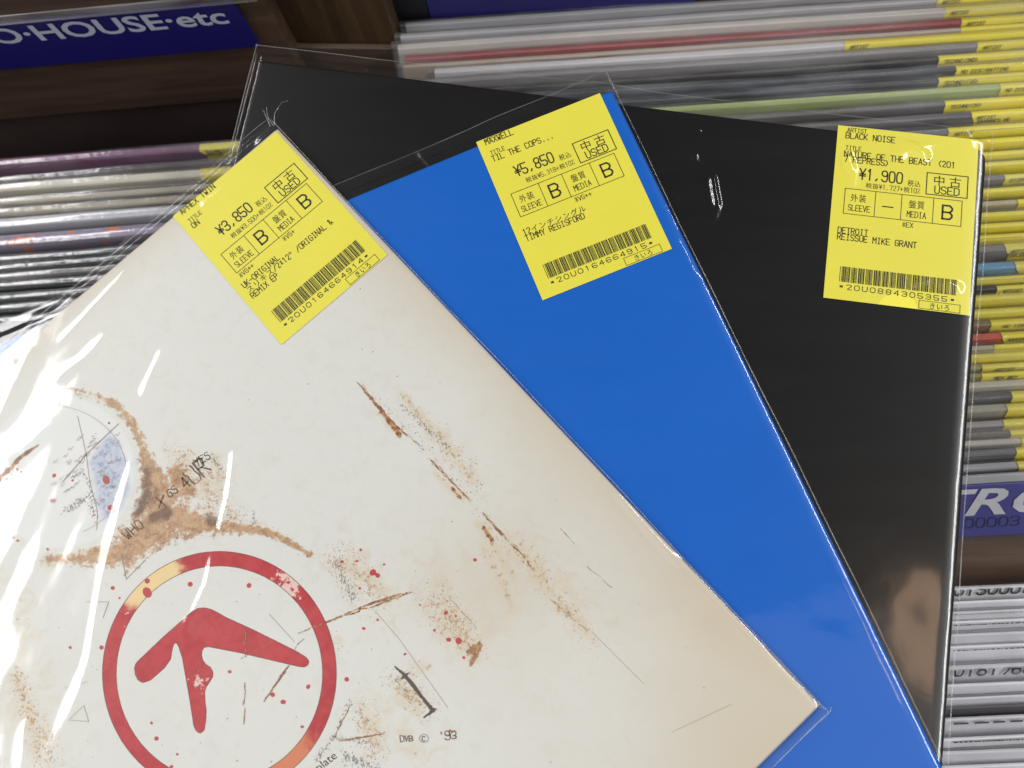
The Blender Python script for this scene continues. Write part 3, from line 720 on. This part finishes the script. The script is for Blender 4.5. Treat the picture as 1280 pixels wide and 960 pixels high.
# ---- blue sleeve
kl = Sleeve(.04284974, .12600453, .39067472, .004, .003, .0042, .0016)
e = empty('record_sleeve', (*kl.xy(S / 2, S / 2), .001), 'plain blue record sleeve in a clear bag, middle of the three fanned sleeves', 'record sleeve', 'fanned record sleeves with yellow price stickers')
cover(kl, m_blue, e)
sticker(kl, .03758165, .124338, .37452336, e, dict(label='yellow sticker priced 5,850 yen', artist_tag=False, cut_tag=True, artist='MAXWELL', title=['TIL THE COPS...'],
        price='¥5,850', net='税抜¥5,318+税10%', sleeve='B', media='B', n2='※VG++', notes=[('12インチシングル', 46.7), ('TIMMY REGISFORD', 49.6)], code='20U0164664915', head=-2.4, pshift=-1.6))
rl = [([(585, 250), (560, 262), (547, 285)], 1.1, .7), ([(575, 270), (600, 262), (597, 240)], 1.0, .6), ([(778, 198), (790, 232), (800, 240)], .8, .7),
      ([(548, 228), (556, 222), (558, 212)], .9, .9), ([(585, 222), (590, 245), (580, 262)], .9, .5), ([(840, 290), (855, 315), (870, 350)], .9, .7), ([(0, 470), (40, 430), (90, 400)], 2.4, 1.6), ([(20, 400), (70, 380), (110, 366)], 2.2, 1.6)]
mg = (.004, .0085, .0010, .003); bg = bag_sheet(kl, e, rl, mg, seed=11, wob=.0005); bag_seams(kl, bg, mg, 2.)

# ---- white sleeve with the stained, splattered print and the red emblem
kw = Sleeve(-.10033152, .11169718, .73937548, .0075, .003, .0026, .0014)
e = empty('record_sleeve', (*kw.xy(S / 2, S / 2), .0045), 'off white record sleeve with red ring emblem and brown stains, topmost of the fan', 'record sleeve', 'fanned record sleeves with yellow price stickers')
ART = NT('stained_off_white_print')
def art_material(t):
    n1 = t.noise(14, 4); n2 = t.noise(420, 4, .7); n3 = t.noise(1300, 3, .7); n4 = t.noise(150, 5, .7, dist=.8); ns = t.noise(1500, 3, .75, t.obj((1, .6, 1)))
    cream = t.mix(t.ss(t.math('ADD', t.attr('age'), t.math('MULTIPLY_ADD', n1, .5, -.25)), 0., 1.2), lin(222, 222, 216), lin(208, 196, 174))
    cream = t.mix(t.math('MULTIPLY', t.ss(n4, .45, .75), .30), cream, lin(208, 200, 186))
    def layer(base, attr, col, nz, amp, a, b, op=1.):
        d = t.math('ADD', t.attr(attr), t.math('MULTIPLY_ADD', nz, amp, -amp / 2))
        return t.mix(t.math('MULTIPLY', t.ss(d, a, b), op), base, col)
    c = layer(cream, 'tan', lin(214, 196, 164), n4, 2.2, .15, 1.1, .5)
    c = layer(c, 'tan', lin(184, 148, 104), n2, 3.6, 1.0, 1.3, .7); c = layer(c, 'tan', lin(140, 112, 80), n3, 4.5, 1.7, 1.9, .6)
    c = t.mix(t.math('MULTIPLY', t.ss(t.attr('disc'), -.1, .1), .55), c, lin(230, 231, 232))
    c = layer(c, 'blue', lin(176, 186, 208), n4, 1.8, .0, .9, .75); c = layer(c, 'blue', lin(120, 138, 180), n2, 3.4, .75, 1.3, .6)
    brown = t.mix(t.ss(n4, .35, .65), lin(200, 156, 106), lin(164, 112, 68)); brown = t.mix(t.ss(n2, .55, .8), brown, lin(112, 80, 56))
    brown = t.mix(t.ss(n3, .5, .75), brown, lin(206, 176, 136)); nb_ = t.math('MULTIPLY_ADD', n2, .65, t.math('MULTIPLY', n4, .35)); c = layer(c, 'brown', brown, nb_, 3.4, .08, .5, .88); c = t.mix(t.math('MULTIPLY', t.math('MULTIPLY', t.ss(t.attr('brown'), .3, .9), t.ss(n4, .5, .62)), .35), c, lin(120, 82, 54))
    c = layer(c, 'umber', lin(104, 76, 60), n4, 1.2, .2, .8, .8)
    c = layer(c, 'line', t.mix(t.ss(n2, .4, .6), lin(196, 142, 82), lin(122, 72, 42)), n2, 1.6, .35, .6, .95)
    c = layer(c, 'char', lin(92, 82, 74), ns, 3.2, .85, 1.15, .8)
    g = t.attr('grit'); on = t.ss(g, -.05, .25)
    nA = t.noise(620, 4, .75); nB = t.noise(1500, 2, .6)
    c = t.mix(t.math('MULTIPLY', t.math('MULTIPLY', t.ss(g, 0., 1.), .26), t.ss(n4, .35, .65)), c, lin(212, 188, 150))
    c = t.mix(t.math('MULTIPLY', t.math('MULTIPLY', t.ss(t.math('MULTIPLY_ADD', g, .13, nA), .635, .70), on), .75), c, t.mix(t.ss(nB, .4, .6), lin(196, 150, 96), lin(158, 104, 62)))
    c = t.mix(t.math('MULTIPLY', t.math('MULTIPLY', t.ss(t.math('MULTIPLY_ADD', g, .09, nB), .69, .74), on), .75), c, lin(98, 78, 60))
    c = layer(c, 'slash', lin(66, 58, 54), n3, 1.0, .2, .4, .95)
    red = t.mix(t.ss(n4, .3, .7), lin(176, 36, 46), lin(196, 58, 62))
    red = t.mix(t.ss(t.math('ADD', t.attr('pale'), t.math('MULTIPLY_ADD', n4, .6, -.3)), .3, .6), red, lin(236, 208, 150))
    red = t.mix(t.ss(t.math('ADD', t.attr('orange'), t.math('MULTIPLY_ADD', n4, .6, -.3)), .3, .7), red, lin(214, 128, 88))
    red = t.mix(t.ss(t.math('ADD', t.attr('worn'), t.math('MULTIPLY_ADD', n2, 2.6, -1.3)), .8, 1.0), red, lin(232, 200, 190))
    edge = t.ss(t.attr('rsdf'), .25, .62)
    c = t.mix(t.ss(t.math('ADD', t.attr('rsdf'), t.math('MULTIPLY_ADD', n3, .8, -.4)), -1.15, -.55), c, lin(112, 62, 56))   # dark drawn outline
    c = t.mix(t.ss(t.math('ADD', t.attr('rsdf'), t.math('MULTIPLY_ADD', n3, .8, -.4)), -.35, .35), c, red)
    c = t.mix(t.ss(t.attr('drop'), -.25, .45), c, lin(188, 66, 66))
    c = t.mix(t.math('MULTIPLY', t.ss(t.attr('dot'), -.3, .4), .85), c, lin(100, 88, 80))
    # fine overall specks
    vo = t.n.new('ShaderNodeTexVoronoi'); vo.inputs['Scale'].default_value = 150; t.put(vo.inputs['Vector'], t.obj())
    sp = t.math('SUBTRACT', 1., t.ss(vo.outputs['Distance'], .03, .07)); sp = t.math('MULTIPLY', sp, t.ss(vo.outputs['Color'], .68, .7)); c = t.mix(t.math('MULTIPLY', sp, .7), c, lin(120, 100, 82))
    p = t.bsdf(c, .42); t.t.links.new(t.bump(t.noise(900, 3), .12, .0001), p.inputs['Normal'])
    return t.done(p.outputs[0])
mw = art_material(ART)
_edge[mw.name] = pmat((205, 196, 178), 'aged_card_edge')
o, a, b, P = cover(kw, mw, e, 470)
PX = to_px(P).reshape(-1, 2)
def put(name, vals): 
    at_ = o.data.attributes.new(name, 'FLOAT', 'POINT'); at_.data.foreach_set('value', np.asarray(vals, np.float32))
fa, fb = a.reshape(-1), b.reshape(-1)
age = np.maximum(np.exp(-(S - fa) / .02), np.exp(-(S - fb) / .035)) * .9 + .8 * np.exp(-fb / .012) + .5 * np.exp(-((PX[:, 0] - 900) ** 2 + (PX[:, 1] - 830) ** 2) / 150 ** 2) + .6 * np.exp(-((PX[:, 0] - 600) ** 2 + (PX[:, 1] - 740) ** 2) / 120 ** 2) + .3 * np.exp(-((PX[:, 0] - 30) ** 2 + (PX[:, 1] - 860) ** 2) / 90 ** 2)
put('age', age)
def mx(*f): r = f[0]; [None for _ in ()]; 
def union(items):
    r = np.full(len(PX), -1.0)
    for pts, rad in items:
        if len(pts) == 1: pts = [pts[0], (pts[0][0] + .5, pts[0][1])]; rad = [rad[0], rad[0]]
        r = np.maximum(r, dseg(PX, pts, rad))
    return np.clip(r, -1, 1)
ell = lambda cx, cy, ra, rb_: np.hypot((PX[:, 0] - cx) / ra, (PX[:, 1] - cy) / rb_)
disc = ell(75, 590, 99, 101); halo = ell(274, 842, 163, 170)
brown = union([([(66, 490), (90, 490), (115, 497), (140, 508), (158, 527), (170, 550), (180, 575), (192, 600), (200, 625), (198, 648), (178, 676), (145, 692), (105, 697), (62, 697)], [3, 7, 9, 12, 13, 13, 17, 24, 32, 38, 36, 22, 13, 5]),
               ([(200, 640), (235, 652), (262, 660), (300, 662), (335, 665), (362, 678), (388, 694)], [36, 26, 14, 9, 7, 6, 4]),
               ([(165, 690), (157, 724)], [14, 3]), ([(218, 590), (230, 610)], [14, 18])])
brown = np.minimum(brown, np.minimum((disc - 1) * 8, (halo - 1) * 8)); put('brown', brown)
put('umber', np.minimum(union([([(182, 590), (180, 620), (172, 640)], [14, 18, 12]), ([(262, 650), (276, 656)], [14, 5]), ([(192, 648), (208, 640)], [14, 16])]), (disc - 1) * 8))
put('tan', union([([(225, 585), (255, 605), (262, 640)], [30, 32, 24]), ([(270, 575), (275, 600)], [20, 18]), ([(60, 700), (120, 690)], [16, 14]),
    ([(474, 515), (497, 543)], [9, 9]), ([(545, 592), (575, 620)], [9, 9]), ([(600, 655), (640, 720)], [12, 14]), ([(500, 490), (560, 560), (590, 600)], [10, 20, 16]), ([(650, 690), (700, 755), (745, 800)], [18, 22, 16]),
    ([(432, 705), (470, 735)], [30, 26]), ([(500, 865), (520, 880)], [30, 26]), ([(530, 835)], [26]), ([(560, 770), (590, 815)], [38, 26]), ([(592, 820)], [22]), ([(460, 895), (470, 930)], [26, 24]), ([(425, 800)], [14]),
    ([(20, 850), (50, 930)], [20, 34]), ([(610, 690), (640, 760)], [20, 22])]))
_t = np.zeros(len(PX), np.float32); o.data.attributes['tan'].data.foreach_get('value', _t)
o.data.attributes['tan'].data.foreach_set('value', np.maximum(_t, union([([(545, 720), (600, 800)], [75, 60]), ([(650, 690), (745, 790)], [60, 45]), ([(430, 700), (480, 760)], [60, 50]), ([(480, 890), (520, 940)], [60, 50]), ([(30, 720), (20, 900)], [45, 60]), ([(230, 600), (280, 640)], [60, 50])]) * .62).astype(np.float32))
put('grit', np.maximum(union([([(450, 480), (520, 545), (600, 640), (655, 700)], [9, 15, 12, 12]), ([(500, 500), (575, 570), (600, 620)], [16, 28, 18]), ([(610, 650), (680, 720), (745, 805)], [14, 30, 20])]) * .5, union([([(425, 695), (470, 745)], [32, 26]),
    ([(545, 755), (595, 815)], [42, 26]), ([(500, 850), (535, 885)], [30, 24]), ([(450, 885), (470, 940)], [24, 26]), ([(205, 560), (255, 590), (275, 640), (330, 660), (390, 692)], [12, 34, 30, 9, 8]), ([(55, 702), (140, 702)], [10, 14]),
    ([(168, 535), (196, 600)], [9, 14]), ([(20, 840), (60, 950)], [16, 30]), ([(410, 800), (420, 812)], [14, 10]), ([(75, 488), (150, 505)], [4, 8])]) * .85))
put('disc', np.clip((.94 - disc) * 6, -1, 1))
wedge = [(137, 537), (152, 552), (163, 580), (165, 605), (158, 630), (146, 648), (126, 654), (118, 620), (108, 575)]
dw, _ = dseg(PX, wedge + [wedge[0]]); dw = np.where(inside(PX, wedge), dw, -dw) / 12
put('blue', np.clip(dw + .15, -1, .8))
put('blue_old', np.minimum(union([([(118, 555), (140, 575), (145, 605), (135, 640)], [20, 32, 34, 26]), ([(108, 535), (150, 590)], [14, 26])]), (1 - disc) * 8 - .3))
put('line', union([([(446, 477), (470, 505), (492, 530), (513, 548)], [1.5, 4, 3.5, 1]), ([(513, 548), (530, 563)], [1, 1]), ([(538, 575), (560, 598), (588, 626)], [2, 2.5, 1.2]), ([(603, 643), (625, 665), (652, 694)], [1.4, 3, 1.4]), ([(478, 515), (500, 545)], [6, 5]),
    ([(565, 610), (575, 622)], [4, 4]), ([(605, 660), (615, 675)], [4, 5]), ([(655, 697), (668, 714)], [1.6, 1.6]), ([(372, 792), (413, 776), (457, 757), (486, 747), (513, 740)], [1, 2, 2.6, 2.6, 1]), ([(480, 750), (500, 742)], [4, 3]),
    ([(361, 832), (345, 855), (330, 876)], [2.4, 2.6, 1.2]), ([(367, 812), (377, 800)], [1.6, 1]), ([(306, 786), (307, 816)], [2.2, 1.6]), ([(306, 853), (305, 905)], [1.6, .8]), ([(300, 824), (340, 803)], [1.2, 1.2]), ([(588, 815), (598, 808), (588, 832)], [9, 9, 5]), ([(425, 926), (475, 918)], [2, 2]),
    ([(0, 598), (28, 570), (48, 556)], [5, 5, 2]), ([(700, 660), (738, 700)], [1, 1])]) )
put('char', union([([(437, 875), (425, 905), (412, 930), (396, 948)], [6, 8, 12, 16]), ([(410, 920), (470, 930)], [8, 12]), ([(430, 945), (470, 960)], [26, 26]), ([(420, 705), (440, 745)], [24, 26]), ([(266, 572), (276, 588)], [14, 10]), ([(268, 652), (280, 662)], [10, 8]),
    ([(495, 850), (512, 872)], [12, 12]), ([(80, 640), (110, 620), (120, 650)], [14, 16, 14]), ([(118, 545), (100, 580), (120, 630)], [7, 7, 8]), ([(318, 640), (316, 660)], [8, 6]), ([(210, 645)], [14]), ([(500, 505), (560, 560)], [9, 11])]))
put('slash', union([([(493, 833), (505, 843), (515, 855), (528, 872), (541, 888)], [1.5, 3, 4, 3, 4]), ([(530, 897), (543, 887)], [2, 3]), ([(502, 848), (516, 838)], [2.5, 1])]))
# emblem: ring and wing shaped mark as a signed distance in pixels
er = ell(274.3, 842, 1, 1.044)
ring = np.minimum(145.8 - er, er - 129.3)
wing = [(283,560),(286,585),(296,606),(315,618),(345,608),(400,560),(425,525),(433,480),(440,460),(446,456),(453,460),(462,480),(475,520),(487,590),(505,690),(520,790),(530,812),(545,820),(560,808),(566,770),(568,730),(563,690),(562,655),(568,635),(582,615),(594,595),(594,575),(585,558),(566,546),(554,530),(549,510),(551,490),(558,478),(575,473),(700,497),(940,553),(962,555),(975,547),(979,535),(970,520),(930,495),(760,410),(650,360),(615,340),(590,327),(560,320),(535,323),(510,338),(480,365),(400,435),(300,530),(288,543)]
wing = [(80 + x * .3125, 660 + y * .3125) for x, y in wing]
d, _ = dseg(PX, wing + [wing[0]]); wg = np.where(inside(PX, wing), d, -d)
put('rsdf', np.clip(np.maximum(ring, wg), -4, 4))
ang = np.degrees(np.arctan2(-(PX[:, 1] - 842), PX[:, 0] - 274))
put('pale', np.where(ring > -6, np.exp(-((ang - 126) / 19) ** 2) * .95, 0)); put('orange', np.where(ring > -6, np.exp(-((ang + 66) / 36) ** 2), 0))
put('worn', .30 + np.where(ring > -6, .8 * np.exp(-((ang - 52) / 9) ** 2), 0) + .55 * np.exp(-((PX[:, 0] - 246) ** 2 + (PX[:, 1] - 853) ** 2) / 14 ** 2) + .5 * np.exp(-((PX[:, 0] - 162) ** 2 + (PX[:, 1] - 748) ** 2) / 20 ** 2))
drops = [(80 + x * .3125, 660 + y * .3125, r * .34) for x, y, r in ((505,225,10),(740,230,9),(333,258,16),(195,240,8),(222,280,5),(150,478,9),(663,575,7),(977,635,8),(835,667,9),(877,696,9),(370,842,9),(350,780,6),(953,795,6),(333,212,10),(25,478,6),(453,905,6),(430,955,7))]
drops += [(x * .271, 440 + y * .271, r * .3) for x, y, r in ((490,590,15),(510,718,12),(520,735,9),(503,328,6),(243,685,9),(250,570,8),(57,855,9),(82,870,6),(80,540,6),(97,553,6),(30,587,6),(15,893,6),(220,910,6),(480,680,5),(335,592,6),(432,752,5),(500,515,4))]
drops += [(340 + x * .2917, 680 + y * .2917, r * .32) for x, y, r in ((432,122,12),(453,135,10),(393,362,7),(745,295,8),(800,415,13),(757,410,9),(320,580,10),(155,612,8),(48,677,9),(695,370,6),(453,325,6),(870,68,8),(300,76,7),(380,25,6),(365,73,6),(376,190,6),(480,88,6),(763,800,6),(570,472,6),(822,487,7),(635,262,5),(787,308,6))]
dr = np.full(len(PX), -9.)
for i, (x, y, r) in enumerate(drops):
    th = i * 2.1; dx = PX[:, 0] - x; dy = PX[:, 1] - y; el = 1 + .4 * ((i * 7) % 5) / 5
    dr = np.maximum(dr, r - np.hypot((dx * math.cos(th) + dy * math.sin(th)) / el, -dx * math.sin(th) + dy * math.cos(th)))
put('drop', np.clip(dr, -3, 3))
dt = np.full(len(PX), -9.)
r_ = random.Random(5)
for i in range(260):
    k_ = i % 5
    if k_ < 2: x, y = r_.uniform(100, 430), r_.uniform(690, 950)
    elif k_ == 2: s_ = r_.random(); x, y = 470 + 130 * s_ + r_.gauss(0, 16), 480 + 140 * s_ + r_.gauss(0, 16)
    elif k_ == 3: x, y = r_.gauss(470, 70), r_.gauss(790, 60)
    else: x, y = r_.uniform(0, 940), r_.uniform(420, 940)
    m = (abs(PX[:, 0] - x) < 6) & (abs(PX[:, 1] - y) < 6); dt[m] = np.maximum(dt[m], r_.uniform(.5, 1.25) - np.hypot(PX[m, 0] - x, PX[m, 1] - y))
put('dot', np.clip(dt, -3, 3))
# handwriting and thin drawn lines, in photo pixels laid on the cover
PEN = pmat((168, 158, 148), 'faint_pencil'); PEN2 = pmat((112, 90, 70), 'dark_pen_ink')
def px_on_cover(Q, out=.00012):
    Q = np.asarray(Q, float); r = []
    for x, y in Q:
        p = at(x, y, kw.z); r.append(p + np.array([0, 0, out]))
    return np.array(r)
def hand(words, x, y, dx, dy, size, w, mat, name='handwriting'):
    """writes along direction (dx, dy) in the photo"""
    k = Ink2D(); k.text(words, 0, 0, size * .8, size, w); L = math.hypot(dx, dy); dx /= L; dy /= L
    V = np.array(k.V); k.V = [np.array([x + v[0] * dx - v[1] * dy, y + v[0] * dy + v[1] * dx]) for v in V]
    j_ = size / 16; k.V = [v + j_ * np.array([.9 * math.sin(v[0] * .45 + v[1] * .3), 1.0 * math.cos(v[1] * .4 + v[0] * .25)]) for v in k.V]
    return k.build(name, px_on_cover, mat, o)
hand('4', 232, 611, .75, -.66, 13, 1.5, PEN2); hand('UR', 243, 607, .7, -.7, 20, 1.5, PEN2); hand('GS', 212, 622, .8, -.6, 9, 1.2, PEN2); hand('YES', 246, 583, .8, -.5, 9, 1.0, PEN2)
hand('WHO', 160, 676, .72, -.7, 12, 1.1, PEN2); hand('X', 198, 636, .8, -.2, 14, 1.6, PEN2)
hand('DVB', 500, 927, 1, -.04, 7, .9, PEN2); hand("'93", 548, 925, 1, -.06, 10, 1.2, PEN2); hand('C', 527.5, 926, 1, 0, 5.5, .8, PEN2)
k = Ink2D(); k.ribbon([(530 + 5.6 * math.cos(q), 923 + 5.2 * math.sin(q)) for q in np.linspace(0, 6.283, 20)], .9)
for tri in ([(108, 752), (136, 752.5), (129, 772), (108, 752)],): k.ribbon(tri[:3], .8)
k.ribbon([(86, 900), (105, 882), (111, 902), (86, 900)], .7); k.ribbon([(152, 692), (158, 724), (182, 700)], 1.1); k.ribbon([(80, 860), (110, 852)], .6); k.ribbon([(337, 768), (368, 802)], .5)
k.ribbon([(97, 520), (108, 568), (112, 600), (122, 640), (121, 662)], .7); k.ribbon([(78, 603), (110, 566), (148, 530)], 1.3); k.ribbon([(470, 765), (500, 800), (560, 885)], .45)
k.ribbon([(840, 915), (915, 880)], .4); k.ribbon([(740, 790), (805, 855)], .35)
k.ribbon([(40 + 100 * math.cos(q) + 18, 590 + 84 * math.sin(q)) for q in np.linspace(-1.6, 1.1, 40)], .5)
for j in range(60):                                     # faint scribbled lines over the pale disc
    x, y = 60 + random.random() * 85, 545 + random.random() * 95
    if math.hypot(x - 75, y - 590) < 88: k.ribbon([(x, y), (x + 2.5, y - 3), (x + 3.5, y), (x + 6.5, y - 5)], .5)
k.build('drawn_lines', px_on_cover, PEN, o)
RUST = pmat((180, 134, 88), 'rust_brown_paint_line')
k = Ink2D(); rj = random.Random(9)
def crack(x0, y0, x1, y1, w, gap=.12, wob=.8):
    n = max(3, int(math.hypot(x1 - x0, y1 - y0) / 5)); P = []
    for i in range(n + 1):
        q = i / n; P.append((x0 + (x1 - x0) * q + rj.gauss(0, wob), y0 + (y1 - y0) * q + rj.gauss(0, wob)))
    for a_, b_ in zip(P[:-1], P[1:]):
        if rj.random() > gap: k.ribbon([a_, b_], w * rj.uniform(.3, .95))
for c_ in ((306, 784, 307, 822, 1.6), (306, 850, 305, 905, 1.5), (361, 832, 330, 876, 2.0), (367, 812, 378, 799, 1.4), (300, 824, 342, 802, 1.0), (372, 792, 413, 776, 1.4), (413, 776, 515, 740, 2.0), (470, 758, 500, 748, 1.4),
           (447, 478, 492, 530, 1.4), (492, 530, 532, 564, .9), (540, 575, 588, 626, 1.3), (604, 642, 655, 695, 1.2), (690, 750, 735, 790, .8), (425, 926, 480, 917, 1.6), (735, 708, 765, 735, .8), (560, 745, 600, 790, .6), (440, 880, 415, 925, 1.6)): crack(*c_)
k.build('rust_brown_cracks', lambda Q: px_on_cover(Q, .00014), RUST, o)
# little pasted label with the word plate
t0 = Ink2D(); c_, s_ = math.cos(math.radians(-38)), math.sin(math.radians(-38))
lab = [(-42, -6), (16, -6), (16, 10), (-42, 10)]
T = lambda p: (412 + p[0] * c_ - p[1] * s_, 948 + p[0] * s_ + p[1] * c_)
t0.raw([T(p) for p in lab], [(0, 1, 2, 3)]); pl = t0.build('pasted_word_label', lambda Q: px_on_cover(Q, .00016), pmat((226, 224, 216), 'small_white_label'), o)
V_, F_ = font_mesh('plate', 0); t1 = Ink2D(); t1.raw([T((-21 + v[0] * 15.5, 5 - v[1] * 15)) for v in V_], F_); t1.build('printed_word', lambda Q: px_on_cover(Q, .00024), INK, o)

sticker(kw, -.10044237, .10975526, .72191104, e, dict(label='yellow sticker priced 3,850 yen', artist_tag=False, artist='APHEX TWIN', title=['ON'],
        price='¥3,850', net='税抜¥3,500+税10%', sleeve='B', media='B', n1='※VG++', n2='※VG+', notes=[('UK-ORIGINAL', 46.2), ('スリキズ/2×12" /ORIGINAL &', 49.2), ('REMIX EP', 52.2)], code='20U0164664914', head=-3.0, pshift=-1.6))
rw = [([(209, 272), (214, 288), (213, 302), (187, 350), (159, 408)], .9, .85), ([(203, 292), (163, 335), (98, 404), (70, 432)], .9, .8), ([(277, 255), (260, 300), (245, 335), (228, 385), (211, 424)], .9, .85),
      ([(250, 262), (268, 248), (294, 228)], 1.6, 1.0), ([(175, 545), (163, 590), (149, 640), (138, 690), (128, 730), (112, 820), (97, 872)], 1.5, 1.25), ([(38, 430), (20, 470), (0, 512), (-20, 540)], 3.0, 2.0),
      ([(84, 508), (50, 540), (20, 560), (-10, 590)], 3.6, 2.2), ([(10, 450), (0, 475), (-20, 500)], 2.2, 1.5), ([(345, 235), (352, 222), (362, 250)], 1.0, .7), ([(330, 320), (350, 290), (356, 268)], 1.0, .7), ([(375, 290), (360, 330), (352, 348)], 1.0, .6),
      ([(276, 668), (262, 730), (246, 765), (225, 790)], 2.0, 1.0), ([(300, 540), (290, 620), (275, 680)], 2.2, .7), ([(210, 425), (190, 470), (176, 500)], 1.6, .7), ([(758, 602), (800, 650), (850, 708)], .8, .55), ([(950, 808), (985, 845), (1022, 878)], .9, .9),
      ([(45, 870), (30, 920), (26, 960)], 1.6, .9), ([(155, 400), (100, 452), (60, 480)], 1.4, .6), ([(432, 470), (428, 500)], .8, .3)]
mg = (.004, .0052, .0006, .0036); bg = bag_sheet(kw, e, rw, mg, seed=21, fm=BAGW, wob=.0005, base=.0006, pull=(.34, .94, .00036, lambda q: np.clip((330 - q[:, 0]) / 200, 0, 1) * np.clip((q[:, 1] - 180) / 120, .25, 1))); bag_seams(kw, bg, mg, 3.)
# small creases of film standing up at the bag corners
def crease(pts, z, bagp, r=.00016):
    tube('film_crease', [at(x, y, z + .0006 * i) for i, (x, y) in enumerate(pts)], r, SEAM, bagp)
crease([(342, 157), (335, 148), (333, 134)], kw.z, bg); crease([(343, 156), (343, 142), (352, 128), (360, 126)], kw.z, bg); crease([(338, 158), (329, 138)], kw.z, bg)
crease([(1023, 884), (1033, 886), (1040, 884), (1036, 892), (1024, 902), (1000, 925)], kw.z - .001, bg)
